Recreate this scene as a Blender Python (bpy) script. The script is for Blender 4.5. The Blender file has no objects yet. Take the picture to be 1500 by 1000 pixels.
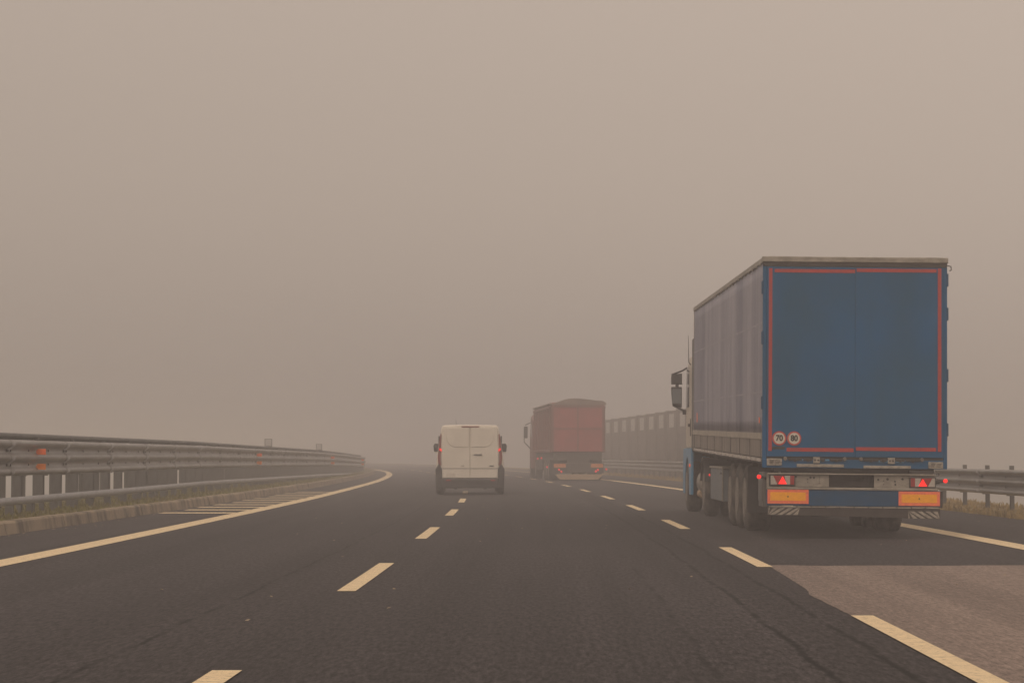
import bpy, bmesh, math, random
import numpy as np
from mathutils import Matrix, Vector, Euler
random.seed(7)
R = math.radians
S = bpy.context.scene
COL = S.collection

# ------------------------------------------------------------------ camera, sky, sun, exposure
H, FPX = 1.15, 3313.0                      # eye height, focal length in photo pixels (1500 wide)
cam_d = bpy.data.cameras.new('camera'); cam = bpy.data.objects.new('camera', cam_d); COL.objects.link(cam)
cam_d.sensor_width = 36; cam_d.lens = 36 * FPX / 1500; cam_d.clip_start = .1; cam_d.clip_end = 6000
cam.location = (0, 0, H); cam.rotation_euler = (R(90) + math.atan(167 / FPX), 0, 0)
cam_d.dof.use_dof = False
S.camera = cam

SUN_EL, SUN_AZ = R(48), R(205)             # behind the camera, a little left, wholly diffused by the fog
w = bpy.data.worlds.new('World'); S.world = w; w.use_nodes = True
nt = w.node_tree; nt.nodes.clear()
out = nt.nodes.new('ShaderNodeOutputWorld'); bg = nt.nodes.new('ShaderNodeBackground'); bg2 = nt.nodes.new('ShaderNodeBackground')
add = nt.nodes.new('ShaderNodeAddShader')
sky = nt.nodes.new('ShaderNodeTexSky'); sky.sky_type = 'NISHITA'; sky.sun_disc = False
sky.sun_elevation = SUN_EL; sky.sun_rotation = SUN_AZ; sky.dust_density = 6; sky.air_density = 1.5
desat = nt.nodes.new('ShaderNodeHueSaturation'); desat.inputs['Saturation'].default_value = .15
nt.links.new(sky.outputs[0], desat.inputs['Color'])
tint = nt.nodes.new('ShaderNodeMix'); tint.data_type = 'RGBA'; tint.blend_type = 'MULTIPLY'; tint.inputs[0].default_value = 1
tint.inputs[7].default_value = (.8, .66, .54, 1)
nt.links.new(desat.outputs[0], tint.inputs[6]); nt.links.new(tint.outputs[2], bg.inputs[0]); bg.inputs[1].default_value = .05
bg2.inputs[0].default_value = (.330, .269, .228, 1); bg2.inputs[1].default_value = 1.0      # the overcast itself
# overcast brightens softly towards the hidden sun and the zenith
tc = nt.nodes.new('ShaderNodeTexCoord'); sep = nt.nodes.new('ShaderNodeSeparateXYZ'); nt.links.new(tc.outputs['Generated'], sep.inputs[0])
mr = nt.nodes.new('ShaderNodeMapRange'); mr.inputs[1].default_value = 0; mr.inputs[2].default_value = .8; mr.inputs[3].default_value = 1.0; mr.inputs[4].default_value = 1.45
nt.links.new(sep.outputs['Z'], mr.inputs[0])
mx = nt.nodes.new('ShaderNodeMapRange'); mx.inputs[1].default_value = -.22; mx.inputs[2].default_value = .22; mx.inputs[3].default_value = .93; mx.inputs[4].default_value = 1.06
nt.links.new(sep.outputs['X'], mx.inputs[0])
mm = nt.nodes.new('ShaderNodeMath'); mm.operation = 'MULTIPLY'; nt.links.new(mr.outputs[0], mm.inputs[0]); nt.links.new(mx.outputs[0], mm.inputs[1])
nt.links.new(mm.outputs[0], bg2.inputs[1])
nt.links.new(bg.outputs[0], add.inputs[0]); nt.links.new(bg2.outputs[0], add.inputs[1]); nt.links.new(add.outputs[0], out.inputs[0])

sd = bpy.data.lights.new('sun', 'SUN'); sd.energy = .5; sd.angle = R(40); sd.color = (1, .86, .70)
so = bpy.data.objects.new('sun', sd); COL.objects.link(so)
so.rotation_euler = Euler((R(90) - SUN_EL, 0, R(180) - SUN_AZ))
# point the lamp from (azimuth clockwise from +Y) towards the origin
dv = Vector((math.sin(SUN_AZ) * math.cos(SUN_EL), math.cos(SUN_AZ) * math.cos(SUN_EL), math.sin(SUN_EL)))
so.rotation_euler = dv.to_track_quat('Z', 'Y').to_euler()

S.view_settings.view_transform = 'Standard'; S.view_settings.look = 'None'
S.view_settings.exposure = 0; S.view_settings.gamma = 1; S.view_settings.use_curve_mapping = False
S.render.engine = 'CYCLES'
S.cycles.use_denoising = True
S.cycles.max_bounces = 8; S.cycles.volume_bounces = 3; S.cycles.diffuse_bounces = 3
S.cycles.glossy_bounces = 3; S.cycles.transparent_max_bounces = 8

# ------------------------------------------------------------------ helpers
def tag(o, label=None, cat=None, group=None, kind=None):
    if label: o['label'] = label
    if cat: o['category'] = cat
    if group: o['group'] = group
    if kind: o['kind'] = kind
    return o

def empty(name, loc=(0, 0, 0), rot=(0, 0, 0), parent=None):
    o = bpy.data.objects.new(name, None); COL.objects.link(o); o.location = loc; o.rotation_euler = rot
    o.empty_display_size = .3
    if parent: o.parent = parent
    return o

class MB:
    """collects shapes, then links them as ONE mesh object"""
    def __init__(s): s.v = []; s.f = []; s.mi = []; s.sm = []; s.uv = None; s.shear = None
    def _add(s, vs, fs, mi=0, smooth=False):
        b = len(s.v); s.v += [tuple(p) for p in vs]
        for f in fs: s.f.append(tuple(b + i for i in f)); s.mi.append(mi); s.sm.append(smooth)
        return s
    def box(s, x0, x1, y0, y1, z0, z1, mi=0):
        x0, x1 = sorted((x0, x1)); y0, y1 = sorted((y0, y1)); z0, z1 = sorted((z0, z1))
        v = [(x0,y0,z0),(x1,y0,z0),(x1,y1,z0),(x0,y1,z0),(x0,y0,z1),(x1,y0,z1),(x1,y1,z1),(x0,y1,z1)]
        return s._add(v, [(0,3,2,1),(4,5,6,7),(0,1,5,4),(1,2,6,5),(2,3,7,6),(3,0,4,7)], mi)
    def prism(s, pts, a0, a1, axis='y', mi=0, smooth=False):
        """polygon pts (2-D) pushed along an axis. axis y: pts are (x,z); x: (y,z); z: (x,y)"""
        def m(p, a): return {'y': (p[0], a, p[1]), 'x': (a, p[0], p[1]), 'z': (p[0], p[1], a)}[axis]
        n = len(pts); v = [m(p, a0) for p in pts] + [m(p, a1) for p in pts]
        f = [tuple(range(n)), tuple(range(2*n-1, n-1, -1))]
        f += [(i, n+i, n+(i+1) % n, (i+1) % n) for i in range(n)]
        return s._add(v, f, mi, smooth)
    def loft(s, rings, cap=True, mi=0, smooth=True, closed=True):
        n = len(rings[0]); v = [p for r in rings for p in r]; f = []
        for k in range(len(rings)-1):
            for i in range(n if closed else n-1):
                a = k*n+i; b = k*n+(i+1) % n; f.append((a, b, b+n, a+n))
        s._add(v, f, mi, smooth)
        if cap:
            b = len(s.v)-len(v)
            s.f.append(tuple(b+i for i in range(n-1, -1, -1))); s.mi.append(mi); s.sm.append(False)
            b2 = b+(len(rings)-1)*n
            s.f.append(tuple(b2+i for i in range(n))); s.mi.append(mi); s.sm.append(False)
        return s
    def tube(s, pts, r, seg=10, mi=0, cap=True):
        pts = [Vector(p) for p in pts]; rings = []
        for i, p in enumerate(pts):
            d = (pts[min(i+1, len(pts)-1)] - pts[max(i-1, 0)]).normalized()
            u = d.orthogonal().normalized() if i == 0 else (rings_u - d*rings_u.dot(d)).normalized()
            rings_u = u; w_ = d.cross(u)
            rr = r[i] if isinstance(r, (list, tuple)) else r
            rings.append([p + (u*math.cos(2*math.pi*k/seg) + w_*math.sin(2*math.pi*k/seg))*rr for k in range(seg)])
        return s.loft(rings, cap, mi)
    def lathe(s, prof, c, axis='x', seg=32, mi=0):
        """prof: (offset along axis, radius)"""
        rings = []
        for (a, r) in prof:
            ring = []
            for k in range(seg):
                t = 2*math.pi*k/seg; p, q = r*math.cos(t), r*math.sin(t)
                ring.append((c[0]+a, c[1]+p, c[2]+q) if axis == 'x' else (c[0]+p, c[1]+a, c[2]+q) if axis == 'y' else (c[0]+p, c[1]+q, c[2]+a))
            rings.append(ring)
        return s.loft(rings, True, mi)
    def rot(s, ang, c, axis='Z'):
        M = Matrix.Translation(c) @ Matrix.Rotation(ang, 4, axis) @ Matrix.Translation(-Vector(c))
        s.v = [tuple(M @ Vector(p)) for p in s.v]; return s
    def build(s, name, mats, parent=None, bevel=0, segs=2):
        me = bpy.data.meshes.new(name)
        v = s.v
        if s.shear: v = [s.shear(p) for p in v]
        me.from_pydata(v, [], s.f)
        if not isinstance(mats, (list, tuple)): mats = [mats]
        for m in mats: me.materials.append(m)
        for p, mi, sm in zip(me.polygons, s.mi, s.sm): p.material_index = mi; p.use_smooth = sm
        if s.uv:
            ul = me.uv_layers.new(name='UVMap')
            for l in me.loops: ul.data[l.index].uv = s.uv[l.vertex_index]
        bm = bmesh.new(); bm.from_mesh(me); bmesh.ops.recalc_face_normals(bm, faces=bm.faces) if not s.uv else None
        bm.to_mesh(me); bm.free()
        o = bpy.data.objects.new(name, me); COL.objects.link(o)
        if parent: o.parent = parent
        if bevel:
            b = o.modifiers.new('bevel', 'BEVEL'); b.width = bevel; b.segments = segs; b.limit_method = 'ANGLE'; b.angle_limit = R(40)
        return o

def copy_tree(o, parent=None):
    c = o.copy(); COL.objects.link(c)
    if parent is not None: c.parent = parent
    for ch in list(o.children): copy_tree(ch, c)
    return c

def text_part(name, s, size, mat, loc, parent, rot=(R(90), 0, 0), sx=1, bold=.0):
    cu = bpy.data.curves.new(name, 'FONT'); cu.body = s; cu.size = size; cu.align_x = 'CENTER'; cu.align_y = 'CENTER'
    cu.extrude = .002; cu.offset = bold
    t = bpy.data.objects.new('tmp', cu); COL.objects.link(t)
    bpy.context.view_layer.update()
    me = bpy.data.meshes.new_from_object(t.evaluated_get(bpy.context.evaluated_depsgraph_get()))
    bpy.data.objects.remove(t)
    me.name = name; me.materials.clear(); me.materials.append(mat)
    for v in me.vertices: v.co.x *= sx
    o = bpy.data.objects.new(name, me); COL.objects.link(o); o.location = loc; o.rotation_euler = rot; o.parent = parent
    return o

# ------------------------------------------------------------------ materials
def mat(name, col, rough=.6, metal=0, var=.12, scale=6, dirt=None, dirt_amt=.0, dirt_scale=(2, 2, 2), bump=0, bump_scale=60, spec=.5, coat=0, streak=None):
    m = bpy.data.materials.new(name); m.use_nodes = True; n = m.node_tree; N = n.nodes; L = n.links
    b = N['Principled BSDF']; b.inputs['Roughness'].default_value = rough; b.inputs['Metallic'].default_value = metal
    b.inputs['Specular IOR Level'].default_value = spec; b.inputs['Coat Weight'].default_value = coat
    tc = N.new('ShaderNodeTexCoord')
    no = N.new('ShaderNodeTexNoise'); no.inputs['Scale'].default_value = scale; no.inputs['Detail'].default_value = 6
    L.new(tc.outputs['Object'], no.inputs['Vector'])
    r = N.new('ShaderNodeMapRange'); r.inputs[1].default_value = .3; r.inputs[2].default_value = .7
    r.inputs[3].default_value = 1-var; r.inputs[4].default_value = 1+var
    L.new(no.outputs[0], r.inputs[0])
    mul = N.new('ShaderNodeVectorMath'); mul.operation = 'SCALE'; mul.inputs[0].default_value = col[:3]; L.new(r.outputs[0], mul.inputs['Scale'])
    last = mul.outputs[0]
    if dirt:
        mp = N.new('ShaderNodeMapping'); mp.inputs['Scale'].default_value = dirt_scale; L.new(tc.outputs['Object'], mp.inputs[0])
        n2 = N.new('ShaderNodeTexNoise'); n2.inputs['Scale'].default_value = 1; n2.inputs['Detail'].default_value = 8; n2.inputs['Roughness'].default_value = .62
        L.new(mp.outputs[0], n2.inputs['Vector'])
        r2 = N.new('ShaderNodeMapRange'); r2.inputs[1].default_value = .38; r2.inputs[2].default_value = .68; r2.inputs[3].default_value = 0; r2.inputs[4].default_value = dirt_amt
        L.new(n2.outputs[0], r2.inputs[0])
        mi = N.new('ShaderNodeMix'); mi.data_type = 'RGBA'; L.new(r2.outputs[0], mi.inputs[0]); L.new(last, mi.inputs[6]); mi.inputs[7].default_value = (*dirt, 1)
        last = mi.outputs[2]
    L.new(last, b.inputs['Base Color'])
    if bump:
        n3 = N.new('ShaderNodeTexNoise'); n3.inputs['Scale'].default_value = bump_scale; n3.inputs['Detail'].default_value = 4; L.new(tc.outputs['Object'], n3.inputs['Vector'])
        bp = N.new('ShaderNodeBump'); bp.inputs['Strength'].default_value = bump; bp.inputs['Distance'].default_value = .02
        L.new(n3.outputs[0], bp.inputs['Height']); L.new(bp.outputs[0], b.inputs['Normal'])
    return m

def lamp_mat(name, col, s):
    m = bpy.data.materials.new(name); m.use_nodes = True; n = m.node_tree; b = n.nodes['Principled BSDF']
    b.inputs['Base Color'].default_value = (*col, 1); b.inputs['Emission Color'].default_value = (*col, 1)
    b.inputs['Roughness'].default_value = .25
    tc = n.nodes.new('ShaderNodeTexCoord'); no = n.nodes.new('ShaderNodeTexNoise'); no.inputs['Scale'].default_value = 30
    n.links.new(tc.outputs['Object'], no.inputs['Vector'])
    r = n.nodes.new('ShaderNodeMapRange'); r.inputs[3].default_value = s*.8; r.inputs[4].default_value = s*1.2
    n.links.new(no.outputs[0], r.inputs[0]); n.links.new(r.outputs[0], b.inputs['Emission Strength'])
    return m

DUST = (.26, .225, .19)
M = {}
M['galv'] = mat('galvanised_steel', (.30, .295, .29), .42, .45, .12, 3, dirt=(.15, .135, .115), dirt_amt=.7, dirt_scale=(3, .7, 5))
M['galv_dark'] = mat('weathered_steel', (.16, .16, .16), .55, .3, .15, 3, dirt=(.10, .09, .08), dirt_amt=.7, dirt_scale=(6, 3, 2))
M['blue'] = mat('blue_door_paint', (.0, .092, .235), .5, 0, .08, 1.2, dirt=(.006, .066, .105), dirt_amt=.7, dirt_scale=(.9, .9, .55), spec=.18)
M['blue_band'] = mat('blue_bumper_paint', (.0, .062, .155), .5, 0, .1, 3, spec=.18, dirt=(.02, .05, .08), dirt_amt=.5, dirt_scale=(4, 4, 9))
M['blue_bright'] = mat('bright_blue_paint', (.03, .24, .46), .35, 0, .08, 3, dirt=DUST, dirt_amt=.25, dirt_scale=(4, 4, 3))
M['curtain'] = mat('dusty_curtain_fabric', (.16, .165, .235), .5, 0, .1, 2, dirt=(.37, .36, .42), dirt_amt=1.0, dirt_scale=(1, 1.3, .12), bump=.15, bump_scale=8)
M['curtain_low'] = mat('dusty_pale_skirt', (.27, .235, .205), .7, 0, .12, 2, dirt=(.15, .13, .12), dirt_amt=.8, dirt_scale=(1, 4, 1))
M['stripe'] = mat('dusty_white_stripe', (.42, .375, .31), .6, 0, .12, 3, dirt=(.22, .2, .18), dirt_amt=.6, dirt_scale=(1, 3, 3))
M['tape'] = mat('red_reflective_tape', (.44, .030, .028), .35, 0, .08, 20, dirt=(.2, .06, .06), dirt_amt=.4, dirt_scale=(8, 8, 8))
M['alu'] = mat('dull_aluminium', (.36, .33, .285), .45, .3, .12, 8, dirt=(.14, .12, .10), dirt_amt=.7, dirt_scale=(6, 6, 14))
M['rail'] = mat('roof_rail', (.34, .31, .265), .5, .2, .12, 8, dirt=(.12, .10, .085), dirt_amt=.7, dirt_scale=(5, 2, 6))
M['dark'] = mat('dark_chassis', (.018, .016, .015), .75, 0, .3, 5, dirt=(.055, .046, .040), dirt_amt=.6, dirt_scale=(5, 3, 5))
M['dark_bumper'] = mat('dirty_dark_steel', (.030, .024, .022), .7, 0, .2, 5, dirt=(.06, .048, .042), dirt_amt=.6, dirt_scale=(5, 3, 5))
M['black_plastic'] = mat('black_plastic', (.022, .022, .023), .5, 0, .15, 8, dirt=(.07, .06, .055), dirt_amt=.5, dirt_scale=(4, 4, 4))
M['tyre'] = mat('dusty_tyre_rubber', (.022, .020, .019), .85, 0, .2, 10, dirt=(.15, .13, .11), dirt_amt=.9, dirt_scale=(4, 4, 4), bump=.3, bump_scale=50)
M['rim'] = mat('dusty_wheel_rim', (.26, .23, .20), .6, .2, .2, 10, dirt=(.07, .058, .05), dirt_amt=.8, dirt_scale=(8, 8, 8))
M['panel_orange'] = mat('orange_reflective_panel', (1.0, .42, .0), .35, 0, .05, 30, dirt=(.7, .23, .01), dirt_amt=.25, dirt_scale=(20, 20, 40))
M['panel_edge'] = mat('red_fluorescent_border', (1.0, .20, .09), .4, 0, .07, 20, dirt=(.5, .12, .08), dirt_amt=.4, dirt_scale=(14, 14, 24))
M['sign_white'] = mat('sign_white', (.62, .57, .49), .5, 0, .06, 10)
M['sign_red'] = mat('sign_red', (.50, .055, .045), .45, 0, .06, 10)
M['black'] = mat('black_print', (.015, .015, .015), .6, 0, .1, 10)
M['lamp_red'] = lamp_mat('lit_red_lens', (1, .012, .012), 1.15)
M['lamp_far'] = lamp_mat('weak_red_lens', (1, .03, .03), .55)
M['lamp_amber'] = lamp_mat('lit_amber_lens', (1, .12, .01), .5)
M['lens_red'] = mat('red_lens', (.30, .012, .012), .25, 0, .1, 40)
M['lens_faded'] = mat('faded_red_lens', (.20, .035, .03), .35, 0, .1, 30)
M['lens_white'] = mat('clear_lens', (.42, .38, .34), .25, 0, .12, 40)
M['toolbox'] = mat('dusty_blue_grey_box', (.13, .155, .18), .5, 0, .08, 3, dirt=(.21, .20, .19), dirt_amt=.5, dirt_scale=(3, 3, 2))
M['cab_white'] = mat('cab_white_paint', (.52, .46, .38), .4, 0, .06, 3, dirt=DUST, dirt_amt=.35, dirt_scale=(3, 3, 2))
M['glass'] = mat('dark_glass', (.02, .022, .024), .08, 0, .05, 3)
M['van'] = mat('van_white_paint', (.74, .69, .605), .35, 0, .03, 2, dirt=(.50, .45, .385), dirt_amt=.35, dirt_scale=(2, 2, 1.2))
M['seam'] = mat('dark_seam', (.03, .028, .026), .8)
M['red_body'] = mat('red_tipper_paint', (.35, .075, .075), .5, 0, .1, 2, dirt=(.23, .075, .068), dirt_amt=.5, dirt_scale=(1.6, 1.6, 1.2))  # red lightened to stand in for fog over the far truck
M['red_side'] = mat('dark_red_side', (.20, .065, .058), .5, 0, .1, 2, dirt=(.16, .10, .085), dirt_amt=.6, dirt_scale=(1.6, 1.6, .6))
M['tarp'] = mat('grey_tarpaulin', (.22, .165, .145), .75, 0, .2, 2, bump=.4, bump_scale=6)  # tarpaulin colour paled in place of thicker fog
M['cream'] = mat('cream_bumper', (.42, .30, .19), .6, 0, .1, 3)
M['concrete'] = mat('noise_wall_concrete', (.235, .205, .19), .9, 0, .12, 1, dirt=(.07, .06, .055), dirt_amt=.6, dirt_scale=(.4, .4, .7))
M['pane'] = mat('frosted_pane', (.42, .40, .36), .3, 0, .05, 1)
M['reflector'] = mat('orange_reflector', (1.0, .16, .015), .3, 0, .06, 30)
M['reflector_low'] = mat('amber_reflector', (1.0, .26, .01), .3, 0, .06, 30)
M['dusty'] = mat('fog_paled_chassis', (.075, .062, .052), .8, 0, .2, 5)  # far truck's dark grey raised to imitate fog in front of it
M['panel_fog_paled'] = mat('fog_paled_orange_panel', (.62, .22, .07), .5, 0, .06, 30)  # orange desaturated as if veiled by fog
M['crease_pale'] = mat('pale_crease_line', (.33, .33, .39), .5, 0, .15, 3, dirt=(.28, .27, .31), dirt_amt=.8, dirt_scale=(1, 2, 1))
M['galv_light'] = mat('pale_galvanised_steel', (.40, .405, .42), .5, .3, .1, 3)
M['sticker'] = mat('worn_pale_plate', (.40, .36, .30), .6, 0, .15, 20, dirt=(.12, .10, .09), dirt_amt=.8, dirt_scale=(18, 18, 40))
M['terrain'] = mat('dull_field', (.06, .065, .03), .95, 0, .3, .05)

def grassy(name, a, b_):
    return mat(name, a, .95, 0, .3, 3, dirt=b_, dirt_amt=.9, dirt_scale=(1.4, 1.4, 1.4), bump=.6, bump_scale=14)
M['grass_soil'] = grassy('grassy_soil', (.15, .135, .045), (.16, .12, .06))
M['grass_dry'] = grassy('dry_grassy_soil', (.27, .19, .085), (.17, .14, .06))
M['blade'] = mat('grass_blades', (.20, .185, .05), .8, 0, .4, 1.5, dirt=(.22, .17, .08), dirt_amt=.7, dirt_scale=(.7, .7, .7))
M['blade_dry'] = mat('dry_grass_blades', (.36, .25, .105), .8, 0, .35, 2, dirt=(.24, .19, .08), dirt_amt=.7, dirt_scale=(.9, .9, .9))

def kerb_mat():
    m = mat('stained_concrete_kerb', (.36, .285, .20), .9, 0, .12, 4, bump=.3, bump_scale=30)
    n = m.node_tree; N = n.nodes; L = n.links; b = N['Principled BSDF']; prev = b.inputs['Base Color'].links[0].from_socket
    tc = N.new('ShaderNodeTexCoord'); mp = N.new('ShaderNodeMapping'); mp.inputs['Scale'].default_value = (1.3, 1.3, .4); L.new(tc.outputs['Object'], mp.inputs[0])
    no = N.new('ShaderNodeTexNoise'); no.inputs['Scale'].default_value = 1.3; no.inputs['Detail'].default_value = 9; no.inputs['Roughness'].default_value = .7; L.new(mp.outputs[0], no.inputs['Vector'])
    cr = N.new('ShaderNodeMapRange'); cr.inputs[1].default_value = .46; cr.inputs[2].default_value = .62; cr.inputs[4].default_value = .9; L.new(no.outputs[0], cr.inputs[0])
    mi = N.new('ShaderNodeMix'); mi.data_type = 'RGBA'; L.new(cr.outputs[0], mi.inputs[0]); L.new(prev, mi.inputs[6]); mi.inputs[7].default_value = (.085, .07, .05, 1)
    L.new(mi.outputs[2], b.inputs['Base Color']); return m
M['kerb'] = kerb_mat()

def asphalt(name, base, spread, g0, g1, tracks=True, seams=()):
    """UV: u = metres across from the left dashed line, v = metres along"""
    m = bpy.data.materials.new(name); m.use_nodes = True; n = m.node_tree; N = n.nodes; L = n.links; b = N['Principled BSDF']
    b.inputs['Roughness'].default_value = .82; b.inputs['Specular IOR Level'].default_value = .3
    uv = N.new('ShaderNodeUVMap'); sp = N.new('ShaderNodeSeparateXYZ'); L.new(uv.outputs[0], sp.inputs[0])
    def math_(op, a, c=None, d=None):
        q = N.new('ShaderNodeMath'); q.operation = op
        for i, x in enumerate((a, c, d)):
            if x is None: continue
            if isinstance(x, (int, float)): q.inputs[i].default_value = x
            else: L.new(x, q.inputs[i])
        return q.outputs[0]
    def noise(scale, sv, detail=5, rough=.6):
        mp = N.new('ShaderNodeMapping'); mp.inputs['Scale'].default_value = (*sv, 1); L.new(uv.outputs[0], mp.inputs[0])
        q = N.new('ShaderNodeTexNoise'); q.inputs['Scale'].default_value = scale; q.inputs['Detail'].default_value = detail; q.inputs['Roughness'].default_value = rough
        L.new(mp.outputs[0], q.inputs['Vector']); return q.outputs[0]
    fine = noise(55, (1, .8), 3, .8)          # aggregate
    mid = noise(9, (1, .45), 6, .7)
    big = noise(.35, (1, .12), 5, .6)         # patches stretched along the lane
    lon = noise(2.6, (1, .012), 4, .6)        # streaks along the lane
    def mr(x, lo, hi, a, c): 
        q = N.new('ShaderNodeMapRange'); L.new(x, q.inputs[0]); q.inputs[1].default_value = lo; q.inputs[2].default_value = hi; q.inputs[3].default_value = a; q.inputs[4].default_value = c; return q.outputs[0]
    k = mr(fine, .25, .75, 1-spread, 1+spread)
    k = math_('MULTIPLY', k, mr(noise(30, (1, .16), 4, .85), .32, .68, g0, g1))
    k = math_('MULTIPLY', k, mr(mid, .25, .75, .86, 1.14))
    k = math_('MULTIPLY', k, mr(big, .3, .7, .74, 1.26))
    k = math_('MULTIPLY', k, mr(lon, .3, .7, .78, 1.22))
    vo = N.new('ShaderNodeTexVoronoi'); vo.inputs['Scale'].default_value = 26; L.new(uv.outputs[0], vo.inputs['Vector'])
    spk = mr(vo.outputs['Distance'], .03, .09, 1.0, 0)    # pale stone chips
    rnd = N.new('ShaderNodeSeparateColor'); L.new(vo.outputs['Color'], rnd.inputs[0])
    spk = math_('MULTIPLY', spk, math_('GREATER_THAN', rnd.outputs[0], .80))
    k = math_('MAXIMUM', math_('ADD', k, math_('MULTIPLY', spk, 1.8)), .08)
    wob = math_('MULTIPLY', math_('SUBTRACT', noise(.3, (0, 1), 5, .6), .5), .16)
    wob2 = math_('MULTIPLY', math_('SUBTRACT', noise(4, (1, 1), 6, .8), .5), .12)
    for (u0, wd, depth, lo) in seams:         # longitudinal construction joints, broken up by noise
        d = math_('ABSOLUTE', math_('SUBTRACT', math_('ADD', math_('ADD', sp.outputs[0], wob), wob2), u0))
        s_ = mr(d, wd*.3, wd, 1.0, 0)
        brk = mr(noise(1.1, (.2, 1), 5, .75), lo, lo+.12, 0, 1)
        k = math_('MULTIPLY', k, math_('SUBTRACT', 1.0, math_('MULTIPLY', math_('MULTIPLY', s_, brk), depth)))
    sc = N.new('ShaderNodeVectorMath'); sc.operation = 'SCALE'; sc.inputs[0].default_value = base; L.new(k, sc.inputs['Scale'])
    L.new(sc.outputs[0], b.inputs['Base Color'])
    bp = N.new('ShaderNodeBump'); bp.inputs['Strength'].default_value = .5; bp.inputs['Distance'].default_value = .008; L.new(fine, bp.inputs['Height']); L.new(bp.outputs[0], b.inputs['Normal'])
    return m
M['asphalt'] = asphalt('worn_asphalt', (.0325, .0285, .0305), .5, -.25, 2.5,
    seams=[(-.8, .028, 1.0, .41), (3.2, .035, 1.0, .39), (3.62, .035, 1.0, .39), (3.42, .24, .22, .2), (2.6, .03, .7, .46), (1.0, .35, .10, .2), (-2.9, .35, .10, .2), (.75, .02, .6, .5), (-3.0, .03, .35, .5), (8.2, .04, .4, .45)])
M['old_asphalt'] = asphalt('pale_old_asphalt', (.225, .176, .152), .35, .45, 1.55)
def paint_mat():
    m = mat('worn_cream_road_paint', (.80, .64, .40), .75, 0, .10, 9, bump=.25, bump_scale=120)
    n = m.node_tree; N = n.nodes; L = n.links; b = N['Principled BSDF']; prev = b.inputs['Base Color'].links[0].from_socket
    tc = N.new('ShaderNodeTexCoord'); no = N.new('ShaderNodeTexNoise'); no.inputs['Scale'].default_value = 22; no.inputs['Detail'].default_value = 9; no.inputs['Roughness'].default_value = .8
    L.new(tc.outputs['Object'], no.inputs['Vector'])
    cr = N.new('ShaderNodeMapRange'); cr.inputs[1].default_value = .53; cr.inputs[2].default_value = .66; cr.inputs[4].default_value = .75; L.new(no.outputs[0], cr.inputs[0])
    mi = N.new('ShaderNodeMix'); mi.data_type = 'RGBA'; L.new(cr.outputs[0], mi.inputs[0]); L.new(prev, mi.inputs[6]); mi.inputs[7].default_value = (.12, .10, .08, 1)
    L.new(mi.outputs[2], b.inputs['Base Color']); return m
M['paint'] = paint_mat()

# ------------------------------------------------------------------ the road's plan
_Y = [0, 12, 21, 34, 46, 57, 68, 78, 92, 106, 119, 136, 159]
_X = [-1.77, -1.53, -1.365, -1.24, -1.21, -1.27, -1.41, -1.61, -2.03, -2.62, -3.3, -4.35, -6.05]
_c = np.polyfit(_Y, _X, 4); _YE = 150.0
_xe, _se, _ke = float(np.polyval(_c, _YE)), float(np.polyval(np.polyder(_c), _YE)), -.0007
def base(y):                                    # x of the left dashed line
    if y < 0: return float(np.polyval(_c, 0)) + float(np.polyval(np.polyder(_c), 0))*y
    if y <= _YE: return float(np.polyval(_c, y))
    d = y-_YE; return _xe + _se*d + .5*_ke*d*d
def tab(*p):
    ys = [a for a, b in p]; xs = [b for a, b in p]
    def f(y):                                   # smoothed linear table
        return float(sum(np.interp(y+k, ys, xs) for k in (-9, -6, -3, 0, 3, 6, 9))/7)
    return f
o_lsolid = tab((0, -4.1), (24, -4.1), (38, -4.18), (57, -4.12), (81, -4.0), (95, -3.75), (115, -3.4), (136, -3.0), (159, -2.7))
o_kerb = tab((0, -6.3), (32, -6.14), (50, -5.86), (76, -5.5), (100, -5.0), (125, -4.3), (150, -3.6))
o_bar = tab((0, -6.98), (62, -6.97), (75, -6.75), (100, -5.95), (125, -4.95), (150, -4.35))
o_rdash = lambda y: 3.97 - .0007*max(0, min(y, 150))
o_rsolid = tab((0, 7.6), (37, 7.72), (76, 7.3), (106, 7.1), (160, 7.0))
o_redge = lambda y: o_rsolid(y) + 2.75
o_rrail = lambda y: o_rsolid(y) + 3.42
YS = [-40, -30, -20, -10] + [i*2.0 for i in range(0, 100)] + [200 + i*10 for i in range(0, 61)]

def strip(name, secs, mat_, y0=-40, y1=800, parent=None, step=None, uv=True):
    """secs: list of (offset function or number, z); a sheet following the road"""
    ys = [y for y in YS if y0 <= y <= y1] if step is None else list(np.arange(y0, y1+1e-6, step))
    if ys[0] > y0: ys = [y0]+ys
    if ys[-1] < y1: ys.append(y1)
    mb = MB(); vs = []; uvs = []
    for y in ys:
        bx = base(y)
        for (o, z) in secs:
            oo = o(y) if callable(o) else o
            vs.append((bx+oo, y, z)); uvs.append((oo, y))
    n = len(secs); fs = [(k*n+i, k*n+i+1, (k+1)*n+i+1, (k+1)*n+i) for k in range(len(ys)-1) for i in range(n-1)]
    mb._add(vs, fs); mb.uv = uvs
    return mb.build(name, mat_, parent)

def rng(a, b, n): return [a + (b-a)*i/(n-1) for i in range(n)]
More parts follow.
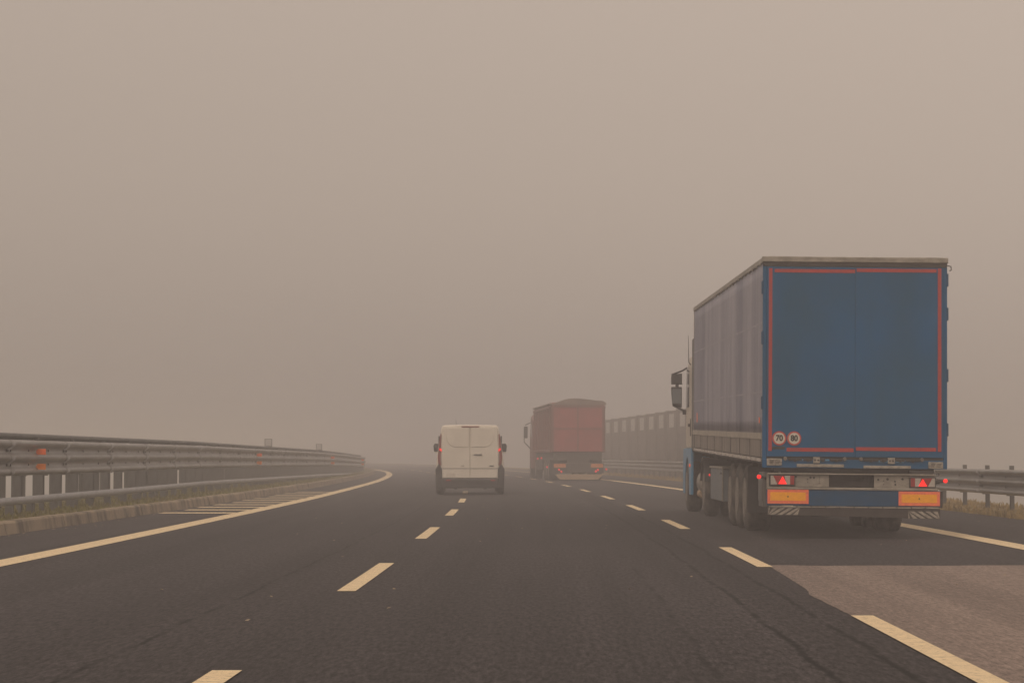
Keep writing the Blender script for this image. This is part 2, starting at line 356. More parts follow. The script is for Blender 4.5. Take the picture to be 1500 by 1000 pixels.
# terrain far below the embankment, out to the horizon
g = MB(); g.box(-1500, 1500, -1400, 1600, -6.6, -6.0); tag(g.build('ground', M['terrain']), kind='structure')
o_k2 = lambda y: o_kerb(y) - .22
sh = strip('road', [(lambda y: o_kerb(y)+.02, 0), (-3.5, 0), (0, 0), (4, 0), (o_rsolid, 0), (o_redge, 0)], M['asphalt']); tag(sh, kind='structure')
for nm, secs, mt in (
    ('median_verge', [(lambda y: o_bar(y)-3.2, .10), (lambda y: o_bar(y)-1.6, .17), (o_bar, .19), (o_k2, .175)], M['grass_soil']),
    ('right_verge', [(o_redge, -.01), (lambda y: o_redge(y)+.35, .06), (lambda y: o_redge(y)+1.5, .05), (lambda y: o_redge(y)+2.4, -.35), (lambda y: o_redge(y)+16, -6.05)], M['grass_dry']),
    ('median_slope', [(lambda y: o_bar(y)-22, -6.05), (lambda y: o_bar(y)-6.0, -1.8), (lambda y: o_bar(y)-3.2, .10)], M['grass_soil'])):
    tag(strip(nm, secs, mt), kind='structure')
# the older, paler surfacing in the right lane: its left edge wanders along the dashes
def old_edge(y): return o_rdash(y) + float(np.interp(y, [16, 16.4, 18.9, 19.3, 23.75], [.0, -.07, -.09, -.03, .07])) + .008*math.sin(y*7.7)
mb = MB(); vs = []; uvs = []; ys = list(np.arange(-2, 23.6, .4)) + [23.75]
for i, y in enumerate(ys):
    L_ = [old_edge(y) ] + rng(4.6, o_rsolid(y)-.22, 6)
    for j, o in enumerate(L_):
        yy = y + (.10*math.sin(o*5)+.05*math.sin(o*13) if i == len(ys)-1 else 0)
        vs.append((base(y)+o, yy, .004)); uvs.append((o, yy))
mb._add(vs, [(k*7+i, k*7+i+1, k*7+i+8, k*7+i+7) for k in range(len(ys)-1) for i in range(6)]); mb.uv = uvs
tag(mb.build('road_patch', M['old_asphalt']), kind='structure')

# painted markings (sheets 8 mm above the asphalt)
def line_sheet(mb, off, wd, y0, y1, step=1.0, z=.008):
    ys = list(np.arange(y0, y1, step)) + [y1]; vs = []
    for y in ys:
        c = base(y) + (off(y) if callable(off) else off)
        vs += [(c-wd/2, y, z), (c+wd/2, y, z)]
    mb._add(vs, [(2*k, 2*k+1, 2*k+3, 2*k+2) for k in range(len(ys)-1)])
for nm, off, wd in (('edge_line', o_lsolid, .36), ('edge_line', o_rsolid, .34)):
    mb = MB(); line_sheet(mb, off, wd, -30, 320, 2.0); tag(mb.build(nm, M['paint']), kind='structure')
for off, y0 in ((0, 7.15), (o_rdash, 11.3)):
    mb = MB()
    for k in range(-2, 24): line_sheet(mb, off, .16, y0+12.07*k, y0+12.07*k+5.0, 1.0)
    tag(mb.build('lane_line', M['paint']), kind='structure')
mb = MB()
for i, y in enumerate([45.0, 47.5, 50, 52.5, 55.0, 57.6, 60.1, 62.8, 65.5, 68.2, 71]):
    a = base(y)+o_kerb(y)+.12+.10*(i % 3 == 1); b_ = base(y)+o_lsolid(y)-.16
    mb._add([(a, y, .008), (b_, y, .008), (b_, y+.75, .008), (a, y+.75, .008)], [(0, 1, 2, 3)])
tag(mb.build('hatched_marking', M['paint']), kind='structure')

# kerb of separate stones, face leaning back
mb = MB(); y = 8.0
while y < 190:
    L_ = 1.0; j = random.uniform(-.008, .008); hz = .19 + random.uniform(-.006, .006)
    for (ya, yb) in ((y+.006, y+L_-.006),):
        A = base(ya)+o_kerb(ya)+j; B = base(yb)+o_kerb(yb)+j
        ring = lambda X, yy: [(X, yy, -.03), (X-.04, yy, hz-.03), (X-.065, yy, hz), (X-.21, yy, hz), (X-.21, yy, -.03)]
        mb.loft([ring(A, ya), ring(B, yb)], smooth=False)
    y += L_
tag(mb.build('kerb', M['kerb']), kind='structure')

# grass
def blades(name, mat_, f_pos, n, hmin, hmax, label):
    mb = MB(); vs = []; fs = []
    for i in range(n):
        x, y, z = f_pos()
        h = random.uniform(hmin, hmax); a = random.uniform(0, 6.28); wd = random.uniform(.006, .014)*(1+y/70)
        lx, ly = random.gauss(0, .35)*h, random.gauss(0, .35)*h
        dx, dy = math.cos(a)*wd, math.sin(a)*wd; b = len(vs)
        vs += [(x-dx, y-dy, z-.02), (x+dx, y+dy, z-.02), (x+dx*.7+lx*.4, y+dy*.7+ly*.4, z+h*.55), (x-dx*.7+lx*.4, y-dy*.7+ly*.4, z+h*.55), (x+lx, y+ly, z+h)]
        fs += [(b, b+1, b+2, b+3), (b+3, b+2, b+4)]
    mb._add(vs, fs)
    me_o = mb.build(name, mat_); tag(me_o, label, 'grass', kind='stuff'); return me_o
def clumpy(y, o, k=1.0): return .5+.5*math.sin(y*1.3*k+o*3)*math.sin(y*.47*k+1.7)+.25*math.sin(y*3.7*k)
def gl():
    while True:
        y = 30 + 95*random.random()**1.6; o = random.uniform(o_bar(y)-1.2, o_k2(y)+.02)
        if random.random() < .25+.75*clumpy(y, o): return base(y)+o, y, .175
blades('grass', M['blade'], gl, 15000, .02, .09, 'yellow green grass along the median between the stone kerb and the guard rail')
def gr():
    while True:
        y = 34 + 110*random.random()**1.7; t = random.random(); o = o_redge(y) + (-.02 + 2.1*t if random.random() > .25 else random.gauss(.02, .07))
        if random.random() < .35+.65*clumpy(y, o, 1.3): return base(y)+o, y, .03 if t < 1 else 0
blades('grass', M['blade_dry'], gr, 17000, .02, .11, 'dry straw coloured grass on the shoulder under the right guard rail')
def pebble_pos(): pass
mb = MB()
for i in range(130):                              # grit and leaves lying by the kerb and shoulder
    if random.random() < .6: y = random.uniform(26, 60); o = o_kerb(y)+abs(random.gauss(.05, .35))+.03
    else: y = random.uniform(13, 60); o = random.uniform(-3.8, 9.5)
    r = random.uniform(.008, .022); x = base(y)+o; a = random.uniform(0, 6)
    mb._add([(x+r*math.cos(a+t), y+r*math.sin(a+t), .003+ (0 if k else .009)) for k, t in enumerate((0, 1.6, 3.1, 4.7))] + [(x, y, .012)], [(0, 1, 4), (1, 2, 4), (2, 3, 4), (3, 0, 4)])
tag(mb.build('grit', M['kerb']), 'scattered pale grit and leaf bits lying on the asphalt', 'grit', kind='stuff')

# ------------------------------------------------------------------ guard rails
def wave_profile(z0, z1, side, thick=.008):
    """three-wave beam; side=+1 waves bulge towards +x"""
    pts = []; n = 31
    for i in range(n):
        t = i/(n-1); ph = math.cos(2*math.pi*(t-.5)*2.55)
        d = .040 + .040*max(-1, min(1, 1.35*ph))
        if t < .04 or t > .96: d *= .8
        pts.append((d*side, z0+(z1-z0)*t))
    return pts + [(d-thick*side, z) for d, z in reversed(pts)]
def bar_drop(y): return float(np.interp(y, [60, 100, 130, 150], [0, -.13, -.32, -.36]))
def run_profile(mb, prof, off, y0, y1, step, drop=None):
    ys = list(np.arange(y0, y1, step))+[y1]; rings = []
    for y in ys:
        bx = base(y)+off(y); dz = drop(y) if drop else 0
        rings.append([(bx+p[0], y, p[1]+dz) for p in prof])
    mb.loft(rings, True)
def guard_rail(name, label, off, side, z0, z1, y0, y1, spacing, post_h, zbase, drop, group, bolts=True, jitter=0, wide=False):
    root = empty(name, (base(y0)+off(y0), y0, zbase)); tag(root, label, 'guard rail', group)
    inv = Matrix.Translation((-root.location.x, -root.location.y, -root.location.z))
    def fin(o): o.matrix_parent_inverse = Matrix.Identity(4); o.data.transform(inv); return o
    mb = MB(); run_profile(mb, wave_profile(z0, z1, side), off, y0, y1, 1.5, drop)
    lap = [(p[0]+(.0015*side), p[1]) for p in wave_profile(z0+.001, z1-.001, side, .010)]
    y = y0+2.2
    while y < min(y1, 100):
        run_profile(mb, lap, off, y, y+.32, .32, drop)
        if bolts:
            for fz in (.30, .70):
                for dy in (.06, .26):
                    zz = z0+(z1-z0)*fz+(drop(y) if drop else 0); xx = base(y)+off(y)+side*.012
                    mb.lathe([(0, .022), (side*.014, .018)], (xx, y+dy, zz), 'x', 8, 1)
        y += 4.5
    if bolts:
        y = y0+.3
        while y < 90:
            for fz in (.30, .70): mb.lathe([(0, .022), (side*.014, .016)], (base(y)+off(y)+side*.012, y, z0+(z1-z0)*fz+(drop(y) if drop else 0)), 'x', 8, 1)
            y += spacing
    fin(mb.build('beam', [M['galv'], M['dark']], root))
    # one C-section post, copied
    pb = MB(); s = .06
    pb.box(-.035, -.029, -s, s, 0, post_h); pb.box(-.029, .035, -s, -s+.006, 0, post_h); pb.box(-.029, .035, s-.006, s, 0, post_h)
    pb.box(.0355, .10, -.05, .05, z0-zbase+.10, z1-zbase-.06)            # spacer behind the beam
    if wide: pb.box(-.135, -.0355, -.05, -.04, .30, z0-zbase+.28)
    if side < 0: pb.v = [(-x, y_, z_) for x, y_, z_ in pb.v]
    first = pb.build('post', M['galv_dark'], root); k = 0; y = y0+.3
    while y < y1 and k < 100:
        p = first if k == 0 else first.copy()
        if k: COL.objects.link(p); p.parent = root
        p.location = (base(y)+off(y)-side*.105-root.location.x, y-root.location.y, (drop(y) if drop else 0)-.12)
        p.rotation_euler = (0, 0, random.uniform(-.02, .02))
        k += 1; y += spacing+random.uniform(-jitter, jitter)
    return root, fin
o_low = lambda y: o_bar(y)+.16
rt, fin = guard_rail('guard_rail', 'triple wave steel guard rail on the median with orange reflectors, nearest the left lane', o_bar, 1, .82, 1.41, 30, 178, 1.6, 1.30, .19, bar_drop, 'steel guard rails', jitter=.22, wide=True)
mb = MB(); run_profile(mb, [(0, .36), (.05, .355), (.055, .42), (.05, .485), (0, .48)], o_low, 30, 178, 1.5, bar_drop)
fin(mb.build('low_rail', M['galv_light'], rt))
mb = MB(); run_profile(mb, [(.0, 1.385), (.03, 1.385), (.03, 1.452), (.07, 1.455), (.08, 1.475), (.08, 1.505), (.07, 1.53), (0, 1.53)], lambda y: o_bar(y)-.30, 30, 178, 1.5, bar_drop)
y = 30.5
while y < 120:
    mb.box(base(y)+o_bar(y)-.27, base(y)+o_bar(y)-.20, y-.03, y+.03, .9, 1.4575+bar_drop(y)); y += 3.2
fin(mb.build('top_rail', M['galv_dark'], rt))
pb = MB(); pb.box(-.065, .065, -.02, -.014, 0, .30); pb.box(-.065, -.058, -.014, .05, 0, .30); pb.box(.058, .065, -.014, .05, 0, .30)
first = pb.build('low_rail_post', M['galv_dark'], rt); y = 31.4; k = 0
while y < 118:                                  # short posts carrying the low rail
    p = first if k == 0 else first.copy()
    if k: COL.objects.link(p); p.parent = rt
    p.location = (base(y)+o_low(y)-.07-rt.location.x, y-rt.location.y, .15+bar_drop(y)-.19); y += 1.75+random.uniform(-.3, .3); k += 1
for i, y in enumerate((38.85, 73.0, 103.5, 134)):
    for zz in (1.215, .96):
        mb = MB(); X = base(y)+o_bar(y)
        mb.box(X+.062, X+.078, y-.005, y+.006, zz-.052, zz+.052); 
        mb = MB(); mb.box(X+.05, X+.195, y-.02, y-.005, zz-.05, zz+.05)
        mb.box(X+.03, X+.05, y-.02, y+.03, zz-.03, zz+.03)
        o = fin(mb.build('reflector', M['reflector'] if zz > 1 else M['reflector_low'], rt)); o.location.z += bar_drop(y)
guard_rail('guard_rail', 'far side steel guard rail of the median, seen through the gap behind the nearer one', lambda y: o_bar(y)-1.15, -1, .80, 1.36, 36, 178, 1.5, 1.28, .15, bar_drop, 'steel guard rails', False, .15, wide=True)
guard_rail('guard_rail', 'steel guard rail on the dry grass verge right of the blue truck', o_rrail, -1, .37, .87, 36, 185, 2.2, 1.03, .04, None, 'steel guard rails')

# little lattice markers standing on the median rail's top
for (Y_, lab) in ((78.5, 'small grey lattice marker on the median rail, the nearer and left one of two'), (99.5, 'small grey lattice marker on the median rail, the farther and right one of two')):
    X = base(Y_)+o_bar(Y_)-.2; z0 = 1.50+bar_drop(Y_)
    root = empty('marker', (X, Y_, z0)); tag(root, lab, 'marker', 'lattice markers on the median rail')
    mb = MB(); mb.box(-.13, .13, -.02, .02, 0, .05); mb.box(-.13, .13, -.02, .02, .27, .29)
    for x in (-.13, .11): mb.box(x, x+.02, -.018, .018, .05, .27)
    mb.build('frame', M['galv_dark'], root)
    mb = MB()
    for k in range(5): mb.box(-.11, .11, -.01, .01, .065+.04*k, .085+.04*k)
    mb.build('slat', M['galv'], root)

# ------------------------------------------------------------------ noise wall far right
o_wall = lambda y: o_rrail(y)+.95
wall = empty('noise_barrier', (base(97)+o_wall(97), 97, 0)); tag(wall, 'tall dark noise wall with pale panes near its top, fading beyond the right guard rail', 'noise barrier')
inv = Matrix.Translation((-wall.location.x, -97, 0))
k = 0; y = 97.0; P = 4.3
while y < 160:
    a, b_ = (base(y)+o_wall(y), y), (base(y+P)+o_wall(y+P), y+P)
    d = Vector((b_[0]-a[0], P, 0)); L_ = d.length; ang = math.atan2(d.x, d.y)
    hgt = 3.45
    e = 'wall_panel'
    mb = MB(); mb.box(-.09, .09, .12, L_-.02, -.5, 2.62); mb.box(-.09, .09, .12, L_-.02, 3.3, hgt)
    mb.box(-.09, .09, .12, L_*.34, 2.62, 3.3); mb.box(-.09, .09, L_*.70, L_-.02, 2.62, 3.3)
    for q in range(6): mb.box(-.115, -.0905, .14, L_-.04, .1+q*.42, .42+q*.42)
    o = mb.build(e, M['concrete'], wall); o.location = (a[0]-wall.location.x, y-97, 0); o.rotation_euler = (0, 0, -ang)
    mb = MB(); mb.box(-.096, -.07, L_*.30, L_*.74, 2.6, 3.3); p = mb.build('pane', M['pane'], o)
    mb = MB(); mb.box(-.14, .14, -.02, .115, -.5, hgt+.05); p = mb.build('pier', M['concrete'], wall); p.location = o.location; p.rotation_euler = o.rotation_euler
    y += P; k += 1

# ------------------------------------------------------------------ wheels
def wheel(parent, x, y, r, wd, outer, rim_mat=None, dual=False, seg=40, name='wheel'):
    """outer: -1 outer face towards -x. x is the outer face plane"""
    e = empty(name, (x, y, r), parent=parent); s = -outer      # inwards direction
    rr = r*.56
    mb = MB()
    sets = [0] + ([wd+.04] if dual else [])
    for o_ in sets:
        pr = [(0.012, rr), (0, rr+.04), (.0, r*.80), (.018, r*.93), (.045, r*.985), (.06, r)]
        full = pr + [(wd-a, q) for a, q in reversed(pr)]
        mb.lathe([((a+o_)*s, q) for a, q in full], (0, 0, 0), 'x', seg)
        for g_ in (.3, .5, .7):
            mb.lathe([((wd*g_-.006+o_)*s, r+.002), ((wd*g_+.006+o_)*s, r+.002)], (0, 0, 0), 'x', seg)
    mb.build('tyre', M['tyre'], e)
    mb = MB()
    mb.lathe([(.0*s, rr+.012), (-.008*s, rr), (.03*s, rr-.03), (.09*s, rr*.80), (.10*s, rr*.62), (.05*s, rr*.52), (.045*s, rr*.34), (.012*s, rr*.30), (.004*s, rr*.16), (.002*s, .01)], (0, 0, 0), 'x', seg)
    for k in range(10):
        t = 2*math.pi*k/10; mb.lathe([(.03*s, .014*r/.5), (.0, .014*r/.5), (-.005*s, .005)], (0, rr*.44*math.cos(t), rr*.44*math.sin(t)), 'x', 6)
    rim = mb.build('rim', rim_mat or M['rim'], e)
    mb = MB()
    for k in range(8):
        t = 2*math.pi*(k+.5)/8; mb.lathe([(.088*s, .035*r/.5), (.082*s, .035*r/.5)], (0, rr*.72*math.cos(t), rr*.72*math.sin(t)), 'x', 10)
    mb.build('hand_hole', M['seam'], e)
    return e

# ------------------------------------------------------------------ the blue curtain-sided truck
TR = empty('articulated_truck', (4.725, 31.3, -.012), (0, R(.55), R(-.55)))
tag(TR, 'articulated truck with blue rear doors and dusty grey curtain side in the right lane', 'truck', 'trucks on the motorway')
PITCH = .0142
def sh(p): return (p[0], p[1], p[2]+PITCH*p[1])
def zz(py): return 1.15+(667-py)/106.0
def xx(px): return (px-1249.5)/106.0
HW = 1.275; TL = 13.6
BZ0, BZ1 = 1.10, 3.90
def T(): m = MB(); m.shear = sh; return m
# load floor, front wall, roof, chassis
m = T(); m.box(-HW+.03, HW-.03, .07, TL-.05, BZ0-.02, BZ0+.05); m.build('load_floor', M['dark'], TR)
m = T(); m.box(-HW, HW, TL-.05, TL, BZ0, BZ1-.05); m.build('front_wall', M['curtain_low'], TR, .02)
roof = T(); n = 46
rings = []
for i in range(n):
    y = .05+(TL-.1)*i/(n-1); b_ = .018*abs(math.sin(i*.95))+random.uniform(0, .008)
    rings.append([(-HW+.06, y, BZ1-.03), (-HW+.10, y, BZ1+.018+b_), (-.5, y, BZ1+.015), (.5, y, BZ1+.015), (HW-.10, y, BZ1+.018+b_), (HW-.06, y, BZ1-.03)])
roof.loft(rings, True); roof.build('roof', M['rail'], TR)
for s in (-1, 1):
    m = T(); m.box(s*(HW-.03), s*(HW+.012), .03, TL, BZ1-.075, BZ1-.005)
    for i in range(24): m.box(s*(HW-.02), s*(HW+.016), .3+i*.56, .36+i*.56, BZ1-.10, BZ1-.075)
    m.build('roof_rail', M['rail'], TR, .006)
    # curtain: folds hanging from the rail
    m = T(); ny, nz = 190, 12; vs = []; fs = []
    z0c, z1c = BZ0+.36, BZ1-.08
    for j in range(nz+1):
        t = j/nz
        for i in range(ny+1):
            y = .06+(TL-.1)*i/ny
            d = .012*math.sin(y*9+.8*math.sin(y*2.1))+.008*math.sin(y*23+1)+.006*math.sin(y*3.3)
            d *= .35+.75*math.sin(math.pi*min(1, .15+t*.8))
            crease = 0
            vs.append((s*(HW-.012+d*.8+crease), y, z0c+(z1c-z0c)*t))
    for j in range(nz):
        for i in range(ny):
            a = j*(ny+1)+i; fs.append((a, a+1, a+ny+2, a+ny+1))
    m._add(vs, fs, 0, True); cu = m.build('curtain', M['curtain'], TR)
    sm = cu.modifiers.new('solid', 'SOLIDIFY'); sm.thickness = .004
    # faint lighter creases across the curtain
    m = T()
    for zc in (2.995, 2.03):                      # creases' lighter tone put into pale strips that follow the folds
        vs = []; t = (zc-z0c)/(z1c-z0c)
        for i in range(ny+1):
            y = .06+(TL-.1)*i/ny
            d = (.012*math.sin(y*9+.8*math.sin(y*2.1))+.008*math.sin(y*23+1)+.006*math.sin(y*3.3))*(.35+.75*math.sin(math.pi*min(1, .15+t*.8)))
            for q_ in (-.012, .012): vs.append((s*(HW-.012+d*.8+.0035), y, zc+q_))
        m._add(vs, [(2*k, 2*k+1, 2*k+3, 2*k+2) for k in range(ny)], 0, True)
    m.build('crease_line', M['crease_pale'], cu)
    m = T(); m.box(s*(HW-.02), s*(HW+.016), .06, TL-.05, z0c-.085, z0c+.002); m.build('stripe', M['stripe'], TR)
    m = T(); m.box(s*(HW-.025), s*(HW+.006), .06, TL-.05, BZ0+.03, z0c-.086)
    for i in range(9): m.box(s*(HW-.02), s*(HW+.012), .10+i*1.62, .13+i*1.62, BZ0+.03, z0c-.087, 1)
    m.build('side_board', [M['curtain_low'], M['seam']], TR)
    m = T(); m.box(s*(HW-.035), s*(HW+.0), .05, TL, BZ0-.06, BZ0+.028); m.build('side_rail', M['dark'], TR)
    m = T()
    y = .15
    while y < TL-.5: m.box(s*(HW-.02), s*(HW+.010), y, y+.62, BZ0-.035, BZ0+.012); y += .74
    m.build('edge_tape', M['lens_white'], TR)
    # corner pillar at the rear
    m = MB(); m.box(s*(HW-.055), s*HW, -.012, .06, zz(684), zz(388)); 
    m.build('corner_pillar', M['blue'], TR, .006)
m = T(); m.box(-HW-.012, -HW-.02, .25, .33, 1.60, 1.68); m.box(-HW-.0125, -HW-.022, TL-1.3, TL-1.22, 1.62, 1.80); m.build('side_marker', M['reflector'], TR)
for s in (-1, 1):
    for zz_ in (3.62, 3.15, 2.30, 1.55) if s > 0 else (3.5, 2.8, 1.9):
        m = MB(); m.box(s*(HW-.01), s*(HW+.018), -.02, .06, zz_-.11, zz_+.07); m.build('hinge', M['blue_band'], TR, .008)
# header over the doors
m = MB(); m.box(-HW-.012, HW+.012, -.035, .06, zz(382.5), zz(374.5)); m.build('rear_roof_rail', M['alu'], TR, .008)
m = MB(); m.box(-HW+.002, HW-.002, -.022, .06, zz(389), zz(382.7))
for x in (-1.0, -.72, .1, .35, .85): m.box(x, x+.05, -.030, -.0225, zz(387), zz(384))
m.build('header', M['dark_bumper'], TR, .003)
m = MB(); m.tube([(HW+.0, -.02, 3.80), (HW+.05, -.02, 3.79), (HW+.055, -.02, 3.74), (HW+.03, -.02, 3.73)], .008, 6); m.build('hook', M['dark'], TR)
# doors with red reflective outline
for s in (-1, 1):
    xa, xb = (-HW+.057, -.0015) if s < 0 else (.0015, HW-.057)
    m = MB(); m.box(xa, xb, -.03, .02, zz(668), zz(389.6)); dr = m.build('rear_door', M['blue'], TR, .004)
    m = MB(); y1_, y0_ = -.0345, -.0302
    if s < 0:
        m.box(xx(1122.8), xx(1127.8), y1_, y0_, zz(660), zz(392)); m.box(xx(1131), xx(1250)-.006, y1_, y0_, zz(398), zz(393)); m.box(xx(1149.5), xx(1247.5), y1_, y0_, zz(660.5), zz(655))
    else:
        m.box(xx(1370.5), xx(1375.7), y1_, y0_, zz(659), zz(390.5)); m.box(xx(1251.5), xx(1368.5), y1_, y0_, zz(396.5), zz(391.5)); m.box(xx(1250.8), xx(1368), y1_, y0_, zz(658.5), zz(653.3))
    m.build('reflective_tape', M['tape'], dr)
    m = MB(); m.box(xa, xb, -.012, .03, zz(672.0), zz(668.4)); m.build('seal', M['seam'], dr)
# speed limit discs
for px, t in ((1138.6, '70'), (1160.4, '80')):
    sg = empty('speed_sign', (xx(px), -.036, zz(641.4)), parent=TR)
    m = MB(); m.lathe([(0, .098), (-.006, .098)], (0, 0, 0), 'y', 40); m.build('border', M['sign_red'], sg)
    m = MB(); m.lathe([(-.0065, .077), (-.009, .077)], (0, 0, 0), 'y', 40); m.build('disc', M['sign_white'], sg)
    text_part('digits', t, .112, M['black'], (0, -.012, .0), sg, sx=.88, bold=.0038)
m = MB(); m.box(xx(1128), xx(1147), -.0335, -.0302, zz(657.5), zz(653.5)); m.build('worn_patch', M['black_plastic'], TR, .001)
# sill with locking gear
m = MB(); m.box(-HW+.002, HW-.002, -.02, .06, zz(684.5), zz(672)); m.build('rear_sill', M['blue'], TR, .004)
for a, b_ in ((1145, 1150), (1188.5, 1198), (1232, 1237), (1256, 1261), (1297.5, 1307.5), (1345, 1350)):
    m = MB(); big = b_-a > 6
    if big: m.box(xx(a), xx(b_), -.05, -.0205, zz(677.3), zz(668.5)); 
    else: m.lathe([(0, .028), (-.028, .024)], (xx((a+b_)/2), -.0205, zz(671)), 'y', 12)
    o = m.build('lock_keeper', M['sticker'] if big else M['rim'], TR, .003)
    if big:
        m = MB()
        for q in (-.021, .021): m.lathe([(0, .013), (-.003, .013)], (xx((a+b_)/2)+q, -.0502, zz(673)), 'y', 10)
        m.build('bolt', M['black'], o)
for a, b_ in ((1152, 1172), (1174, 1187), (1199, 1206), (1213, 1231), (1262, 1284), (1286, 1296), (1309, 1322), (1324, 1344)):
    m = MB(); w0 = random.uniform(0, 1.2); m.box(xx(a), xx(b_), -.042, -.0206, zz(673.4+w0), zz(670.2+w0)); m.box(xx((a+b_)/2-2), xx((a+b_)/2+2), -.052, -.0422, zz(675), zz(670.5))
    m.build('lock_lever', M['dark_bumper'] if b_ % 2 else M['black_plastic'], TR, .004)
for a, b_, y in ((1169.5, 1186.5, 671.4), (1199, 1212, 671.5), (1284, 1297, 673), (1309, 1321, 673.2)):
    m = MB(); m.box(xx(a), xx(b_), -.027, -.0204, zz(y+2.6), zz(y-.2)); m.build('lever_plate', M['blue_bright'], TR, .002)
for a, b_, y0_, y1_ in ((1164.5, 1233.5, 683, 678.6), (1262, 1331, 684, 680)):
    m = MB(); m.box(xx(a), xx(b_), -.035, -.0207, zz(y0_), zz(y1_)); m.build('sill_strip', M['sticker'], TR, .003)
for a, b_, y0_, y1_ in ((1120.5, 1142.5, 681, 671), (1356.5, 1378, 683.5, 674)):
    m = MB(); m.box(xx(a), xx(b_), -.046, -.0308, zz(y0_), zz(y1_)); pl = m.build('plate', M['sticker'], TR, .004)
    m = MB()
    for q in range(3):
        zc = zz((y0_+y1_)/2)+(.02-.02*q)
        m.box(xx(a)+.035, xx(a)+.10-.01*q, -.0485, -.0463, zc-.006, zc+.004); m.box(xx(a)+.11, xx(b_)-.02-.008*q, -.0485, -.0463, zc-.005, zc+.003)
    m.build('print', M['dark_bumper'], pl)
# chassis
m = T()
for s in (-1, 1): m.box(s*.62, s*.50, .12, TL-.3, .84, 1.07)
for y in rng(.8, 12.8, 14): m.box(-1.15, 1.15, y, y+.07, .96, 1.075)
m.box(-1.10, 1.10, .04, .14, .93, 1.078)
m.build('chassis', M['dark'], TR)
m = MB(); m.box(-1.0, 1.0, .1, .5, .80, .95); m.box(xx(1330), xx(1364), -.02, .1, zz(692), zz(687)); m.build('crossmember', M['black_plastic'], TR, .01)
m = MB(); m.box(xx(1122), xx(1366.5), -.05, .12, zz(694), zz(692)); m.build('light_bar_lip', M['alu'], TR, .004)
m = MB()
m.box(xx(1121), xx(1212), .0, .04, zz(712), zz(694.2)); m.build('light_bar', M['alu'], TR, .003)
m = MB(); m.box(xx(1278), xx(1367), .0, .04, zz(712.5), zz(694.2))
m.build('light_bar', M['alu'], TR, .003)
m = MB(); m.box(xx(1212.3), xx(1277.7), .10, .14, zz(712), zz(690)); m.build('light_bar_gap', M['dark'], TR)
for (px, py, r) in ((1163.5, 697.3, 1.5), (1185, 698.3, 1.7), (1190, 698.6, 1.6), (1180.5, 701, .9), (1198, 697.5, .6), (1198, 700.5, .6), (1198, 703.6, .6), (1198, 706.5, .7), (1181, 705, .8), (1284, 700.5, 1.6), (1297.6, 699.8, 1.9), (1308.5, 703, 1.3), (1319.5, 699.4, 1.7), (1292, 702, .8), (1292, 707.5, .9), (1309, 707.5, 1.5)):
    m = MB(); m.lathe([(0, r/106), (-.004, r/106)], (xx(px), -.0004, zz(py)), 'y', 12); m.build('hole', M['black'], TR)
m = MB(); m.box(xx(1121), xx(1370), -.085, .06, zz(716), zz(712.6)); m.build('step_ledge', M['alu'], TR, .006)
# tail lights
def tail(px0, px1, py0, py1, mirror):
    e = empty('tail_light', (xx((px0+px1)/2), -.004, zz((py0+py1)/2)), parent=TR); W = (px1-px0)/106; h = (py1-py0)/106/2
    def X(u): u = (1-u) if mirror else u; return (u-.5)*W
    def poly(us, y0, y1, mt, nm):
        m = MB(); m.prism([(X(u), z_*h) for u, z_ in us], y0, y1); m.build(nm, mt, e)
    m = MB(); m.box(-W/2-.012, W/2+.012, -.035, .0, -h-.012, h+.012); m.build('housing', M['black_plastic'], e, .01)
    poly([(.02, .9), (.02, -.9), (.30, -.9), (.12, .9)], -.048, -.0352, M['lens_white'], 'clear_lens')
    poly([(.125, .9), (.305, -.9), (.66, -.9), (.58, .9)], -.047, -.0353, M['lens_red'], 'red_lens')
    poly([(.665, -.9), (.585, .9), (.82, .9), (.82, -.9)], -.048, -.0354, M['lens_white'], 'clear_lens')
    poly([(.825, -.9), (.825, .9), (.985, .9), (.985, -.9)], -.047, -.0355, M['lens_red'], 'red_lens')
    poly([(.335, -.8), (.68, -.8), (.51, .75)], -.053, -.0475, M['lamp_red'], 'lit_triangle')
tail(1125.5, 1161, 695.3, 709.5, False); tail(1330.5, 1366.5, 697.2, 711, True)
# blue band, marker panels, bumper
m = MB(); m.box(xx(1120.5), xx(1376), -.07, .02, zz(739.5), zz(716.2)); m.build('rear_beam', M['blue_band'], TR, .006)
m = MB(); m.box(xx(1373.2), xx(1376.6), -.078, .03, zz(741), zz(716.3)); m.build('beam_end', M['black_plastic'], TR)
for a, y0_ in ((1121.2, 715.8), (1312.6, 717.2)):
    m = MB(); m.box(xx(a), xx(a+60.2), -.078, -.0702, zz(y0_+20.8), zz(y0_)); e = m.build('marker_panel', M['panel_edge'], TR)
    m = MB(); m.box(xx(a+4.2), xx(a+55.8), -.0805, -.0782, zz(y0_+16.6), zz(y0_+4.2)); e2 = m.build('reflector_field', M['panel_orange'], e)
    m = MB(); m.lathe([(0, .010), (-.004, .008)], (xx(a+30), -.0806, zz(y0_+10.6)), 'y', 10); m.build('rivet', M['black'], e)
m = MB()
x = 1124
while x < 1368: m.box(xx(x), xx(min(x+19, 1371)), -.075, .0, zz(742.0), zz(740.2)); x += 20.8
m.build('trim_strip', M['alu'], TR)
m = MB(); m.prism([(xx(1122), zz(742.3)), (xx(1373.5), zz(742.3)), (xx(1373.5), zz(757)), (xx(1122.5), zz(753.5))], -.06, .06); bp = m.build('underrun_bumper', M['dark_bumper'], TR, .006)
